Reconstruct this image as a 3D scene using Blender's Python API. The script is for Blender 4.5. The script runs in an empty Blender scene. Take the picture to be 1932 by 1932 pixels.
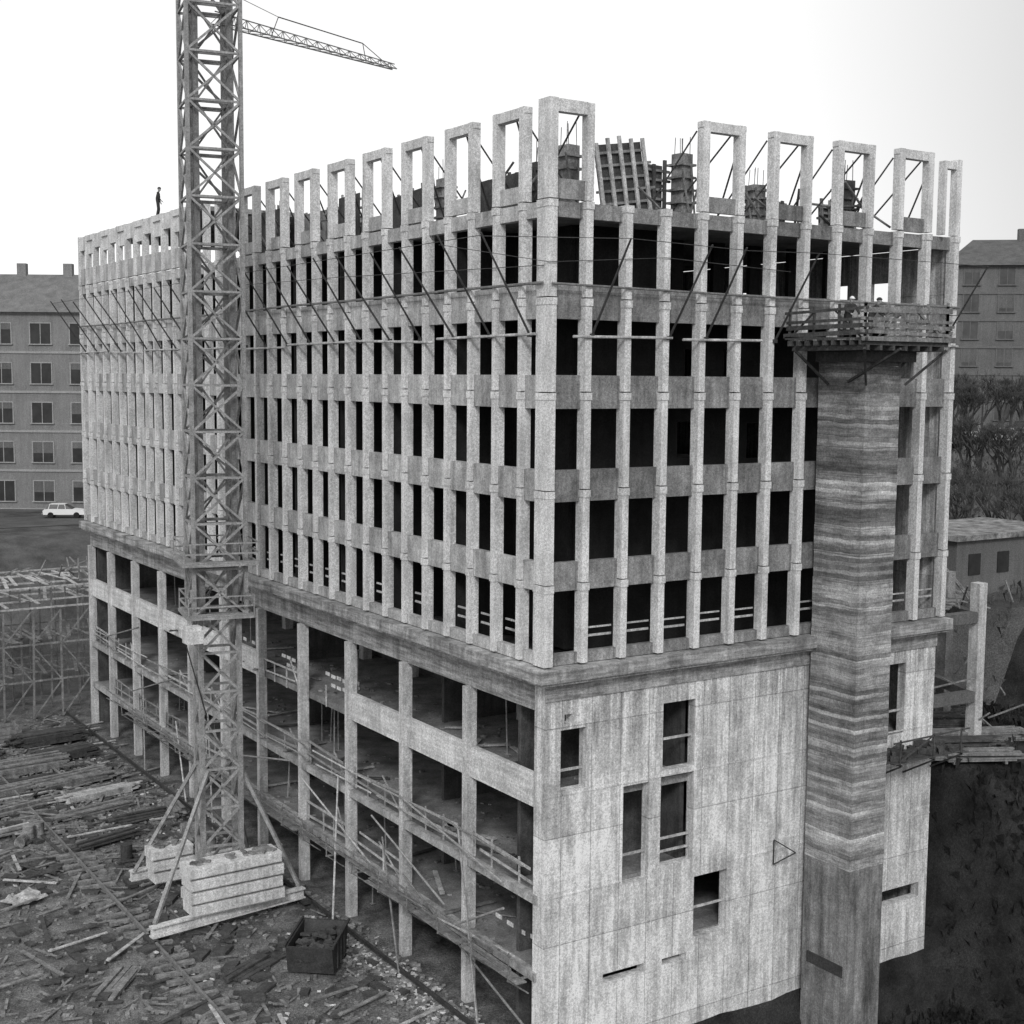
import bpy, math, random
from mathutils import Vector, Matrix
R=random.Random(7)
scene=bpy.context.scene
COL=scene.collection
scene.view_settings.view_transform='Standard'
try: scene.view_settings.look='None'
except Exception: pass
# ---------------------------------------------------------------- materials
def mat(name,base,var=.35,scale=1.5,streak=0.3,boards=None,grain=.35,rough=.9,panel=None,bump=.15,metal=0,bc=(.55,1.35),stain=0,lay=None):
    m=bpy.data.materials.new(name); m.use_nodes=True; nt=m.node_tree; N=nt.nodes; L=nt.links
    b=N['Principled BSDF']; b.inputs['Roughness'].default_value=rough; b.inputs['Metallic'].default_value=metal
    b.inputs['Specular IOR Level'].default_value=.2
    g=N.new('ShaderNodeNewGeometry')
    def noise(sx,sy,sz,det=4,ro=.6,off=0):
        mp=N.new('ShaderNodeMapping'); mp.inputs['Scale'].default_value=(sx,sy,sz); mp.inputs['Location'].default_value=(off,off,off)
        L.new(g.outputs['Position'],mp.inputs['Vector'])
        n=N.new('ShaderNodeTexNoise'); n.inputs['Scale'].default_value=1; n.inputs['Detail'].default_value=det; n.inputs['Roughness'].default_value=ro
        L.new(mp.outputs[0],n.inputs['Vector']); return n.outputs['Fac']
    def op(o,a,bv):
        x=N.new('ShaderNodeMath'); x.operation=o
        for i,q in enumerate((a,bv)):
            if isinstance(q,(int,float)): x.inputs[i].default_value=q
            else: L.new(q,x.inputs[i])
        return x.outputs[0]
    mul=lambda a,c: op('MULTIPLY',a,c)
    def rng(f,lo,hi,a=.3,bb=.7):
        r=N.new('ShaderNodeMapRange'); r.inputs['From Min'].default_value=a; r.inputs['From Max'].default_value=bb
        r.inputs['To Min'].default_value=lo; r.inputs['To Max'].default_value=hi; L.new(f,r.inputs['Value']); return r.outputs[0]
    v=rng(noise(scale,scale,scale,6,.65),base*(1-var),base*(1+var))
    if streak: v=mul(v,rng(noise(3.6,3.6,.3,5),1-streak,1+streak*.6))
    if stain: v=mul(v,rng(noise(.9,.9,.22,5,.7,13),1-stain,1.08,.34,.5))
    if boards: v=mul(v,rng(noise(.45,.45,boards,3,.75),bc[0],bc[1],.36,.64))
    if grain: v=mul(mul(v,rng(noise(28,28,28,2),1-grain,1+grain)),rng(noise(11,11,11,2,.5,5),1-grain*.6,1+grain*.6))
    sep=N.new('ShaderNodeSeparateXYZ'); L.new(g.outputs['Position'],sep.inputs[0])
    if lay:
        # each cast board row gets its own tone, with dark joints
        zz=op('ADD',sep.outputs[2],mul(rng(noise(.6,.6,.2,2),-.06,.06),1.0)); zi=op('DIVIDE',zz,lay)
        wn=N.new('ShaderNodeTexWhiteNoise'); wn.noise_dimensions='1D'; L.new(op('FLOOR',zi,0),wn.inputs['W'])
        v=mul(v,rng(wn.outputs['Value'],.5,1.5,0,1))
        wn2=N.new('ShaderNodeTexWhiteNoise'); wn2.noise_dimensions='1D'; L.new(op('FLOOR',op('DIVIDE',sep.outputs[2],lay*6),0),wn2.inputs['W'])
        v=mul(v,rng(wn2.outputs['Value'],.78,1.22,0,1))
        v=mul(v,rng(op('FRACT',zi,0),.55,1,.0,.14))
    if panel:
        cb=N.new('ShaderNodeCombineXYZ'); 
        L.new(op('ADD',sep.outputs[0],sep.outputs[1]),cb.inputs[0]); L.new(sep.outputs[2],cb.inputs[1])
        br=N.new('ShaderNodeTexBrick'); br.offset=panel[2]; br.inputs['Scale'].default_value=1
        br.inputs['Brick Width'].default_value=panel[0]; br.inputs['Row Height'].default_value=panel[1]
        br.inputs['Mortar Size'].default_value=panel[3]; br.inputs['Mortar Smooth'].default_value=.8
        c1,c2,c3=panel[4]
        br.inputs['Color1'].default_value=(c1,c1,c1,1); br.inputs['Color2'].default_value=(c2,c2,c2,1); br.inputs['Mortar'].default_value=(c3,c3,c3,1)
        L.new(cb.outputs[0],br.inputs['Vector']); v=mul(v,br.outputs['Color'])
        if len(panel)>5:
            br2=N.new('ShaderNodeTexBrick'); br2.offset=.37; br2.inputs['Scale'].default_value=1
            br2.inputs['Brick Width'].default_value=2.6; br2.inputs['Row Height'].default_value=1.97
            br2.inputs['Mortar Size'].default_value=.012; br2.inputs['Mortar Smooth'].default_value=1
            for k_,cc in (('Color1',1.08),('Color2',.84),('Mortar',.8)): br2.inputs[k_].default_value=(cc,cc,cc,1)
            L.new(cb.outputs[0],br2.inputs['Vector']); v=mul(v,br2.outputs['Color'])
            # wash marks running down below the ledge
            v=mul(v,op('MAXIMUM',rng(sep.outputs[2],1,.55,9.5,13.2),rng(noise(2.5,2.5,.12,5,.7,3),.45,1.1,.38,.55)))
    cl=N.new('ShaderNodeMath'); cl.operation='MINIMUM'; cl.inputs[1].default_value=.82; L.new(v,cl.inputs[0])
    L.new(cl.outputs[0],b.inputs['Base Color'])
    if bump:
        bp=N.new('ShaderNodeBump'); bp.inputs['Strength'].default_value=bump; bp.inputs['Distance'].default_value=.05
        L.new(noise(9,9,9,5),bp.inputs['Height']); L.new(bp.outputs[0],b.inputs['Normal'])
    return m
M_fin=mat('fin_concrete',.56,.2,.9,.22,stain=.15)
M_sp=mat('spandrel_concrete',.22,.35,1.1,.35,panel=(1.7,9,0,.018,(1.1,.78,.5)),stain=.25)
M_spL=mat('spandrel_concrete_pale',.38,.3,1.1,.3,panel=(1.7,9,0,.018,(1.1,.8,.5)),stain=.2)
M_wall=mat('wall_concrete',.60,.2,1.2,.4,panel=(1.3,3.95,0,.03,(1.06,.88,.55),1),stain=.3)
M_beam=mat('beam_concrete',.54,.2,.7,.2,boards=5,bc=(.8,1.15),stain=.15)
M_ledge=mat('ledge_concrete',.30,.35,.8,.3,boards=6,bc=(.6,1.3),stain=.3)
M_col=mat('column_concrete',.46,.25,1.2,.3,stain=.15)
M_slab=mat('slab_concrete',.2,.5,.8,.0)  # darker than the slab edges, storey shade put into the colour
M_slabE=mat('slab_edge_concrete',.34,.4,1.5,.3)
M_dark=mat('interior_shade',.02,.4,.8,.2)  # near-black colour paints the shade inside the upper window openings
M_mid=mat('interior_shade_grey',.07,.5,.8,.3)  # dark grey paints the softer shade inside the lower storeys
M_shaft=mat('shaft_board_concrete',.27,.2,.5,.12,boards=3.0,grain=.35,bump=.3,bc=(.6,1.35),stain=.2,lay=.17)
M_shaftB=mat('shaft_base_concrete',.2,.4,.8,.5,bump=.4,stain=.5)
M_steel=mat('steel_grey',.17,.3,2,.1,rough=.6)
M_steelP=mat('steel_grey_pale',.27,.3,2,.1,rough=.6)
M_steelD=mat('steel_dark',.05,.3,2,.1,rough=.6)
M_pole=mat('scaffold_tube',.28,.3,3,.1,rough=.6)
M_wood=mat('timber_weathered',.2,.45,2,.3)
M_woodL=mat('timber_light',.42,.4,2,.3)
M_woodD=mat('timber_dark',.07,.4,2,.2)
M_white=mat('ballast_white',.55,.2,1.5,.25,stain=.25)
M_ground=mat('site_mud',.125,.8,.6,0,grain=.6,bump=1.0)
M_rub=mat('rubble_grey',.19,.8,1.5,0)
M_plaster=mat('plaster_facade',.19,.12,.3,.15)
M_plD=mat('plaster_grey_dark',.13,.15,.3,.15)
M_plM=mat('plaster_grey_mid',.12,.2,.3,.15)
M_glass=mat('window_glass',.035,.3,1,0,grain=0,rough=.25,bump=0)
M_glassH=mat('window_glass_hazed',.07,.3,1,0,grain=0,rough=.5,bump=0)  # paler glass, distance haze put into the colour
M_frame=mat('window_frame',.28,.1,1,0,bump=0)
M_frameD=mat('window_frame_hazed',.13,.1,1,0,bump=0)  # frame tone close to the plaster, low contrast painted as haze
M_roof=mat('roof_tiles',.15,.25,1,.1)
M_roofD=mat('roof_tiles_dark',.10,.25,1,.1)
M_carW=mat('car_paint_white',.7,.05,1,0,grain=0,rough=.35,bump=0)
M_carG=mat('car_paint_grey',.3,.05,1,0,grain=0,rough=.35,bump=0)
M_carD=mat('car_paint_dark',.06,.05,1,0,grain=0,rough=.35,bump=0)
M_tyre=mat('tyre_rubber',.02,.1,1,0,bump=0)
M_bark=mat('bark',.07,.3,2,0)
M_cloth=mat('clothing_dark',.04,.3,3,0,bump=0)
M_skin=mat('skin',.35,.1,3,0,bump=0)
M_helm=mat('helmet_white',.75,.05,3,0,bump=0)
M_road=mat('road_asphalt',.08,.3,.4,0)
M_grass=mat('dark_scrub',.022,.8,.5,0,grain=.5,bump=1)
M_hill=mat('hillside_turf_hazed',.075,.6,.3,0,grain=.5,bump=1)  # scrub tone raised so the colour carries the distance haze
# ---------------------------------------------------------------- mesh builder
class B:
    def __init__(s): s.v=[]; s.f=[]
    def box(s,x0,x1,y0,y1,z0,z1):
        n=len(s.v); s.v+=[(x0,y0,z0),(x1,y0,z0),(x1,y1,z0),(x0,y1,z0),(x0,y0,z1),(x1,y0,z1),(x1,y1,z1),(x0,y1,z1)]
        s.f+=[tuple(n+i for i in q) for q in ((0,3,2,1),(4,5,6,7),(0,1,5,4),(1,2,6,5),(2,3,7,6),(3,0,4,7))]; return s
    def obox(s,c,sx,sy,sz,rz=0,tilt=0,ax='X'):
        n=len(s.v); mt=Matrix.Rotation(rz,3,'Z')@Matrix.Rotation(tilt,3,ax)
        for (a,b,d) in ((-1,-1,-1),(1,-1,-1),(1,1,-1),(-1,1,-1),(-1,-1,1),(1,-1,1),(1,1,1),(-1,1,1)):
            p=mt@Vector((a*sx/2,b*sy/2,d*sz/2))+Vector(c); s.v.append(tuple(p))
        s.f+=[tuple(n+i for i in q) for q in ((0,3,2,1),(4,5,6,7),(0,1,5,4),(1,2,6,5),(2,3,7,6),(3,0,4,7))]; return s
    def bar(s,p,q,r,k=4,r2=None):
        p=Vector(p);q=Vector(q);d=(q-p)
        if d.length<1e-6: return s
        d.normalize()
        u=Vector((1,0,0)) if abs(d.z)>.99 else Vector((-d.y,d.x,0)).normalized()
        w=d.cross(u); n=len(s.v); r2=r if r2 is None else r2
        for (c,rr) in ((p,r),(q,r2)):
            for i in range(k):
                a=2*math.pi*(i+.5)/k; s.v.append(tuple(c+u*rr*math.cos(a)+w*rr*math.sin(a)))
        for i in range(k):
            j=(i+1)%k; s.f.append((n+i,n+j,n+k+j,n+k+i))
        s.f.append(tuple(n+k-1-i for i in range(k))); s.f.append(tuple(n+k+i for i in range(k))); return s
    def done(s,name,m,parent=None,org=(0,0,0),loc=None,smooth=False):
        me=bpy.data.meshes.new(name); o=Vector(org)
        me.from_pydata([tuple(Vector(v)-o) for v in s.v],[],s.f); me.update()
        me.materials.append(m)
        if smooth:
            for p in me.polygons: p.use_smooth=True
        ob=bpy.data.objects.new(name,me); COL.objects.link(ob)
        if parent: ob.parent=parent; ob.location=Vector(loc) if loc is not None else Vector((0,0,0))
        else: ob.location=Vector(loc) if loc is not None else o
        return ob
def thing(ob,label,cat,group=None):
    ob['label']=label; ob['category']=cat
    if group: ob['group']=group
    return ob
def empty(name,loc,label,cat,group=None):
    e=bpy.data.objects.new(name,None); e.location=loc; e.empty_display_size=.3; COL.objects.link(e); return thing(e,label,cat,group)
def copy_part(src,loc):
    c=src.copy(); c.location=loc; COL.objects.link(c); return c
def dup(root,loc,rz=None,label=None):
    c=root.copy(); c.location=loc
    if rz is not None: c.rotation_euler=(0,0,rz)
    COL.objects.link(c)
    for ch in root.children:
        k=ch.copy(); k.parent=c; k.location=ch.location; COL.objects.link(k)
        for g in ch.children:
            kk=g.copy(); kk.parent=k; COL.objects.link(kk)
    if label: c['label']=label
    return c
# ================================================================= BUILDING
s=1.7; NL=33; NR=12; LY=NL*s; LX=NR*s
BLD=empty('unfinished_building',(0,0,0),'unfinished concrete office block with closely spaced vertical facade fins','building')
lev=[14.1,16.95,20.2,23.55,26.75,30.0]
def finmesh(along):
    b=B()
    for a,c in zip(lev[:-1],lev[1:]):
        j=R.uniform(-.014,.014)
        if along=='x':
            b.box(-.14+j,.14+j,0+j,.42,a+.045,c-.25); b.box(-.16+j,.16+j,-.035+j,.42,c-.25,c-.0)
        else:
            b.box(0+j,.40,-.125+j,.125+j,a+.045,c-.25); b.box(-.035+j,.40,-.145+j,.145+j,c-.25,c-.0)
    return b
fxs=[finmesh('x').done('facade_fin',M_fin,BLD,loc=((k+1)*s,0,0)) for k in range(3)]
for i in range(4,NR+1): copy_part(R.choice(fxs),(i*s+R.uniform(-.015,.015),R.uniform(-.02,.02),0))
fys=[finmesh('y').done('facade_fin',M_fin,BLD,loc=(0,(k+1)*s,0)) for k in range(4)]
for i in range(5,NL+1): copy_part(R.choice(fys),(R.uniform(-.02,.02),i*s+R.uniform(-.015,.015),0))
b=B()
for a,c in zip(lev[:-1],lev[1:]):
    j=R.uniform(-.01,.01); b.box(0+j,.36,0+j,.7,a+.03,c-.25); b.box(-.02+j,.37,-.02+j,.71,c-.25,c-.01)
b.done('corner_pier',M_fin,BLD)
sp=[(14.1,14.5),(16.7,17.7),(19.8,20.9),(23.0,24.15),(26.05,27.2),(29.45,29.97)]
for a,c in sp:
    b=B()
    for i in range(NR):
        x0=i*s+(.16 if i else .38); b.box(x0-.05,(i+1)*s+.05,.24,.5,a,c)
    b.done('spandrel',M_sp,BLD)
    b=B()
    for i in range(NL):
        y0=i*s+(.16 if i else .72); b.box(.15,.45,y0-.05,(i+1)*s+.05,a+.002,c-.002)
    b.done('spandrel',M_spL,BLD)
def portal_x(w):
    b=B(); z0=30.04
    b.box(-.15,.15,-.01,.34,z0,33.22); b.box(w-.15,w+.15,-.01,.34,z0,33.22)
    b.box(.15,w-.15,.0,.33,32.86,33.21); b.box(-.175,-.15,.0,.33,33.0,33.2); b.box(w+.15,w+.175,.0,.33,33.0,33.2); return b
def portal_y(w,full=False):
    b=B(); z0=30.04
    b.box(-.01,.34,-.15,.15,z0,33.22); b.box(-.01,.34,w-.15,w+.15,z0,33.22)
    b.box(.0,.33,.15,w-.15,32.86,33.21); b.box(.0,.33,-.175,-.15,33.0,33.2); b.box(.0,.33,w+.15,w+.175,33.0,33.2)
    if full: b.box(.05,.33,w+.15,w+s-.15,32.3,33.2); b.box(.1,.3,.15,w-.15,32.0,32.86)
    return b
pbx=lambda: B().box(.15,s-.15,.15,.31,30.04,30.6)
pby=lambda full: (B().box(.15,.31,.15,s-.15,30.04,30.6) if not full else B().box(.1,.31,.15,s-.15,30.04,31.1).box(.1,.31,s+.15,2*s-.15,30.04,31.1))
px=portal_x(s).done('portal_frame',M_fin,BLD,loc=(4*s,0,0)); pq=pbx().done('breast_panel',M_sp,BLD,loc=(4*s,0,0))
for i in (6,8,10): copy_part(px,(i*s,R.uniform(-.03,.03),R.uniform(-.03,.03))); copy_part(pq,(i*s,0,0))
b=B(); b.box(LX-.9,LX-.75,.0,.33,30.03,33.0); b.box(LX-.75,LX-.14,.02,.33,32.7,33.0); b.box(LX-.14,LX+.14,-.01,.34,30.03,33.1)
b.done('portal_frame',M_fin,BLD)
b=B(); b.box(0,.35,0,.68,30.03,33.3); b.box(.35,s-.14,.01,.33,32.86,33.28); b.box(s-.14,s+.14,-.01,.34,30.03,33.26)
b.done('portal_frame',M_fin,BLD); B().box(.35,s-.14,.14,.3,30.04,30.7).done('breast_panel',M_sp,BLD)
py=portal_y(s).done('portal_frame',M_fin,BLD,loc=(0,s,0)); pyf=None; p1=pby(False).done('breast_panel',M_spL,BLD,loc=(0,s,0)); p2=None
for i in range(3,NL,2):
    if i*s<34: copy_part(py,(R.uniform(-.04,.04),i*s,R.uniform(-.03,.03))); copy_part(p1,(0,i*s,0))
    elif pyf is None: pyf=portal_y(s,True).done('portal_frame',M_fin,BLD,loc=(0,i*s,0)); p2=pby(True).done('breast_panel',M_spL,BLD,loc=(0,i*s,0))
    elif i+2<=NL: copy_part(pyf,(0,i*s,0)); copy_part(p2,(0,i*s,0))
b=B(); b.box(-.01,.36,LY-.15,LY+.15,30.03,33.25); b.done('portal_post',M_fin,BLD)
b=B(); b.box(-.32,LX+.3,-.32,.9,13.62,14.07); b.box(-.32,.9,.9,LY+.3,13.62,14.07); b.box(-.2,LX+.2,-.2,.8,13.5,13.62); b.box(-.2,.8,.8,LY+.2,13.5,13.62)
b.done('cornice_ledge',M_ledge,BLD)
b=B(); b.box(.35,.85,.65,LY,12.4,13.5); b.done('edge_beam',M_ledge,BLD)
for z in (29.9,26.6,23.45,20.2,17.0,13.5):
    b=B(); b.box(.52,LX-.1,.52,LY-.1,z-.28,z); b.done('floor_slab',M_slab,BLD)
for z in (9.2,5.75,2.9):
    b=B(); b.box(.5,LX-.3,.7,LY,z-.3,z); b.done('floor_slab',M_slab,BLD)
    if z<8: B().box(.2,.5,.7,LY,z-.3,z+.01).done('slab_edge',M_slabE,BLD)
b=B(); b.box(.4,LX-.1,34.5,LY-.1,33.0,33.25); b.done('roof_slab',M_slab,BLD)
COLY=[5.1*i+.45 for i in range(1,11)]
for i in range(11):
    y0=.9 if i==0 else COLY[i-1]+.17; y1=COLY[i]-.17 if i<10 else LY
    if i in (3,4): continue
    b=B(); b.box(.34,.55,y0,y1,8.9,10.1); b.done('parapet_beam',M_beam,BLD)
b=B(); b.box(.16,.6,-.17,.17,-.5,12.4)
c0=b.done('column',M_col,BLD,loc=(0,COLY[0],0))
for y in COLY[1:]: copy_part(c0,(0,y,0))
copy_part(c0,(0,LY-.2,0))
b=B(); b.box(6,6.5,-.25,.25,-.5,13.2); ci=b.done('column',M_col,BLD,loc=(0,COLY[0],0))
for y in COLY[1:]: copy_part(ci,(0,y,0))
holes=[(.95,2.05,9.55,11.75),(5.55,7.1,9.6,12.15),(3.75,4.95,5.6,9.3),(5.5,7.1,5.95,9.45),(7.2,8.85,2.85,5.25),(2.95,4.85,2.05,2.4),(5.7,6.9,2.1,2.35),(16.7,18.6,9.3,12.3),(17.2,19.9,1.9,2.55),(1.1,1.45,11.95,12.3)]
def cells(x0,x1,z0,z1,hs,fn):
    xs=sorted(set([x0,x1]+[h[0] for h in hs]+[h[1] for h in hs])); zs=sorted(set([z0,z1]+[h[2] for h in hs]+[h[3] for h in hs]))
    for a,c in zip(xs[:-1],xs[1:]):
        run=None
        for d,e in zip(zs[:-1],zs[1:]):
            mx,mz=(a+c)/2,(d+e)/2
            hole=any(h[0]<mx<h[1] and h[2]<mz<h[3] for h in hs)
            if hole:
                if run: fn(a,c,run[0],run[1]); run=None
            else: run=(run[0],e) if run else (d,e)
        if run: fn(a,c,run[0],run[1])
b=B(); cells(.3,LX,-5,13.5,holes,lambda a,c,d,e:b.box(a,c,.3,.72,d,e))
b.box(.3,.42,.72,1.0,-1.5,13.45)
for (a,c,z) in ((.28,LX,9.42),(.28,3.7,5.75),(8.9,LX,5.55)):
    b.box(a,c,.275,.3,z-.03,z+.03)
b.done('end_wall',M_wall,BLD)
b=B(); b.box(.25,LX,.22,.3,12.85,13.5); b.done('wall_band',M_ledge,BLD)
b=B(); hs=[(y,y+1.2,z,z+1.1) for y in (3,5.6,8.3,11.5,14.2,17,20,24) for z in (27.2,)]+[(y,y+1.4,z,z+1.2) for y in (4,9,14,19,26) for z in (20.9,24.1)]
cells(.3,LY,-1.5,29.6,hs,lambda a,c,d,e:b.box(LX-.09,LX+.12,a+.3,c+.3,d,e)); b.done('rear_wall',M_wall,BLD)
b=B(); b.box(.5,LX,LY-.1,LY+.14,-1.5,29.6); b.done('rear_wall',M_wall,BLD)
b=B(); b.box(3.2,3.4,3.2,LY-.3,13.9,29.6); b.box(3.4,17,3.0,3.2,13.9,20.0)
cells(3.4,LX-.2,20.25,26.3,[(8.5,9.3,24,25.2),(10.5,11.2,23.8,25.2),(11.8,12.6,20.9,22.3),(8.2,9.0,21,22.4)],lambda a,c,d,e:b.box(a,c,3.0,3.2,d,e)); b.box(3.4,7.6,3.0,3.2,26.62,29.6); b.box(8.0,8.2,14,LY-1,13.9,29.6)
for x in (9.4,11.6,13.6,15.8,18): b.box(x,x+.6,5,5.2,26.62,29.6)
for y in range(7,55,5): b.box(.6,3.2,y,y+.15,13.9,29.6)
b.done('light_block_partition',M_dark,BLD)  # walls added to block light so the upper openings stay dark
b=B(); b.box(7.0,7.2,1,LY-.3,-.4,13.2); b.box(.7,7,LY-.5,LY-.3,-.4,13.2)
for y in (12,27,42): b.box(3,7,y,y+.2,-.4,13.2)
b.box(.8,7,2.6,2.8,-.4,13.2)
b.done('light_block_partition',M_mid,BLD)  # added backing walls that keep the lower storeys dim
for z in (5.75,2.9,8.9):
    for i in range(11):
        y0=.9 if i==0 else COLY[i-1]+.2; y1=COLY[i]-.2 if i<10 else LY-.4
        if z>8 and i not in (3,4): continue
        if R.random()<.12: continue
        b=B(); k=R.choice([2,3,3,4])
        for q in range(k+1):
            y=y0+(y1-y0)*min(1,max(0,(q+R.uniform(-.2,.2))/k)); b.obox((.44,y,z+.5),.05,.07,R.uniform(.95,1.15),0,R.uniform(-.06,.06),'X')
        for h in (.45,.95):
            if R.random()<.12: continue
            l=(y1-y0)*R.uniform(.75,1.05); b.obox((.40+R.uniform(-.01,.01),(y0+y1)/2+R.uniform(-.3,.3),z+h+R.uniform(-.08,.08)),.035,min(l,y1-y0+.2),R.uniform(.07,.12),0,R.uniform(-.06,.06),'X')
        if R.random()<.5: b.bar((.42,y0+.2,z+.05),(.42,y0+R.uniform(1,2.4),z+R.uniform(1,1.6)),.035)
        b.done('guard_rail',R.choice([M_woodL,M_woodL,M_wood,M_pole]),BLD)
db=B().box(0,.03,0,.42,0,.16).done('pale_daylight_dash',M_white,BLD,loc=(.9,16,10.3))  # white boards stand in for daylight through small rear openings
for i in (3,4,5):
    y0=COLY[i-1]+.9
    for r_ in range(2):
        for q in range(5):
            if R.random()<.9: copy_part(db,(.9,y0+q*.6,9.7+r_*.42+R.uniform(-.03,.03)))
for q in range(4): copy_part(db,(.9,1.6+q*.8,3.6+R.uniform(-.03,.03)))
ra=B(); ra.box(.46,.5,.2,s-.2,14.95,15.03); ra.box(.46,.5,.2,s-.2,15.3,15.37); ra=ra.done('window_safety_rail',M_woodL,BLD,loc=(0,s,0))
for i in range(2,28): 
    if R.random()<.85: copy_part(ra,(0,i*s,R.uniform(-.05,.05)))
rb=B(); rb.box(.2,s-.2,.46,.5,14.95,15.03); rb.box(.2,s-.2,.46,.5,15.25,15.31); rb=rb.done('window_safety_rail',M_woodL,BLD,loc=(s,0,0))
for i in range(2,NR):
    if i!=6: copy_part(rb,(i*s,0,R.uniform(-.06,.06)))
for x0,x1,z in ((5.5,7.1,6.9),(5.5,7.1,6.4),(7.2,8.85,3.9),(5.55,7.1,10.7),(3.75,4.95,6.6),(.95,2.05,10.2),(16.7,18.6,10.2)): B().box(x0,x1,.5,.55,z,z+.09).done('opening_safety_rail',M_woodL,BLD)
b=B(); b.bar((11.2,.2,5.0),(11.2,.2,6.0),.03); b.bar((11.2,.2,6.0),(11.9,-.3,5.5),.03); b.bar((11.2,.2,5.0),(11.9,-.3,5.5),.03); b.done('wall_bracket',M_steelD,BLD)
for i in range(30):
    y=R.uniform(1.5,50); zf=R.choice([-.1,2.9,5.75,9.2]); x=R.uniform(1.0,3.5)
    b=B(); b.bar((0,0,0),(R.uniform(-.1,.1),R.uniform(-.2,.2),2.55),.035,6); b.box(-.1,.1,-.1,.1,0,.02); b.box(-.1,.1,-.1,.1,2.53,2.55)
    o=b.done('shoring_prop',M_pole,loc=(x,y,zf)); thing(o,'steel shoring prop standing on a concrete floor slab','prop','shoring props inside the storeys')
for i in range(40):
    y=R.uniform(1.5,44); zf=R.choice([2.9,5.75,9.2]); L_=R.uniform(1.2,3.2)
    b=B(); b.box(-L_/2,L_/2,-.1,.1,-.025,.025); b.box(-L_/2+.1,-L_/2+.2,-.11,.11,.025,.06)
    o=b.done('plank',R.choice([M_wood,M_woodL,M_woodD])); o.location=(R.uniform(1.3,3.2),y,zf+.08); o.rotation_euler=(0,0,R.uniform(0,3)); thing(o,'loose timber plank lying on a floor slab','plank','loose planks on the floors')
b=B()
for i in range(800):
    y=R.uniform(1,48); zf=R.choice([2.9,5.75,9.2]); q=R.uniform(.03,.14); b.obox((R.uniform(.5,4.5),y,zf+q*.3),q*2,q,q*.6,R.uniform(0,3))
o=b.done('slab_debris',M_rub); o['kind']='stuff'
def pole(p,q,m=M_wood,r=.05):
    o=B().bar(p,q,r,6,r*.8).done('leaning_pole',m,org=p); thing(o,'rough timber pole leaning against the open lower storeys','pole','poles leaning on the lower storeys')
for (a,c) in (((-.6,3.2,0),(.1,5.9,6.8)),((-.9,8.8,0),(.1,12.2,4.6)),((-.2,1.4,3.4),(-.1,9.8,2.6)),((-.3,2,5.0),(-.1,6,2.9)),((-1.4,14,0),(.1,16.5,6.2)),((-.8,30,0),(.1,33,5.8)),((-.1,.9,1.0),(-.1,10,3.7)),((-.15,26,3.0),(-.1,36,6.2)),((-.15,6.5,3.6),(-.1,12.8,5.4)),((-.5,35,0),(0,38,4)),((-.6,42,0),(0,44,6)),((-.2,38,6.5),(-.1,46,4.2)),((-.2,44,8.6),(-.1,53,6.4)),((-.15,12.5,3.2),(-.1,20,5.2)),((-.15,21,5.8),(-.1,30,4.0)),((-.1,2.4,5.8),(-.05,10.4,6.9))): pole(a,c,R.choice([M_wood,M_pole,M_woodL]))
W0=(-.4,7,2.75); WK=empty('plank_walkway',W0,'narrow timber plank walkway bracketed along lower slab edge','walkway'); b=B()
for k in range(3):
    for q in range(12): 
        if R.random()<.8: b.obox((-.6+k*.24,2.6+q*3.8+R.uniform(-.3,.3),2.83+R.uniform(-.02,.02)+k*.002),.21,3.9,.04,R.uniform(-.03,.03),R.uniform(-.012,.012))
b.done('walkway_deck',M_wood,WK,org=W0); b=B()
for q in range(19): b.bar((.15,1+q*2.5,2.72),(-.75,1+q*2.5,2.76),.045); b.bar((.15,1+q*2.5,2.1),(-.7,1+q*2.5,2.75),.035); b.bar((-.72,1+q*2.5,2.75),(-.74+R.uniform(-.1,.1),1+q*2.5+R.uniform(-.1,.1),3.75),.03)
for q in range(8):
    j=R.uniform(-.15,.15); b.bar((-.74,.8+q*6,3.7+j),(-.74,7.2+q*6,3.65-j),.04); b.bar((-.74,.8+q*6,3.3-j),(-.74,7.2+q*6,3.3+j),.035)
b.done('walkway_bracket',M_wood,WK,org=W0)
for a in range(1,54,6):
    for z in (6.2,6.75):
        if R.random()<.8:
            o=B().bar((.1,a+R.uniform(-.5,.5),z+R.uniform(-.15,.1)),(.1,a+6+R.uniform(-.5,.5),z+R.uniform(-.1,.15)),.04,6).done('scaffold_tube',R.choice([M_pole,M_woodL,M_wood]),org=(.1,a,z)); thing(o,'horizontal guard pole tied along the slab edge','scaffold tube','guard poles along the lower slabs')
# ================================================================= SHAFT
SO=(13.6,-1.2,0); SH=empty('concrete_shaft',SO,'tall narrow board-marked concrete shaft standing against the end wall','shaft')
b=B(); b.box(12.7,14.56,-2.4,.0,-6,5.2); b.done('shaft_base',M_shaftB,SH,org=SO)
b=B(); z=5.2
while z<25.2:
    h=1.02; j=R.uniform(-.018,.018); k=R.uniform(-.015,.015); b.box(12.7+j,14.56+k,-2.4+j,.0,z+.012,min(z+h,25.3)); z+=h
b.done('shaft_wall',M_shaft,SH,org=SO)
b=B(); b.box(12.66,12.7,-2.2,-.3,.9,1.35); b.done('shaft_recess_cover',M_steelD,SH,org=SO)
P0=(13.4,-2.0,25.3)
PL=empty('timber_work_platform',P0,'timber scaffold platform with board railings on top of concrete shaft','scaffold platform')
x0,x1,y0,y1=10.95,15.3,-3.9,-.15
b=B()
for i in range(9): 
    y=y0+.1+i*(y1-y0-.2)/8; b.box(x0-.15,x1+.15,y-.05,y+.05,25.32,25.5)
for i in range(7):
    x=x0+.2+i*(x1-x0-.4)/6; b.box(x-.06,x+.06,y0,y1,25.14,25.315)
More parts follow.
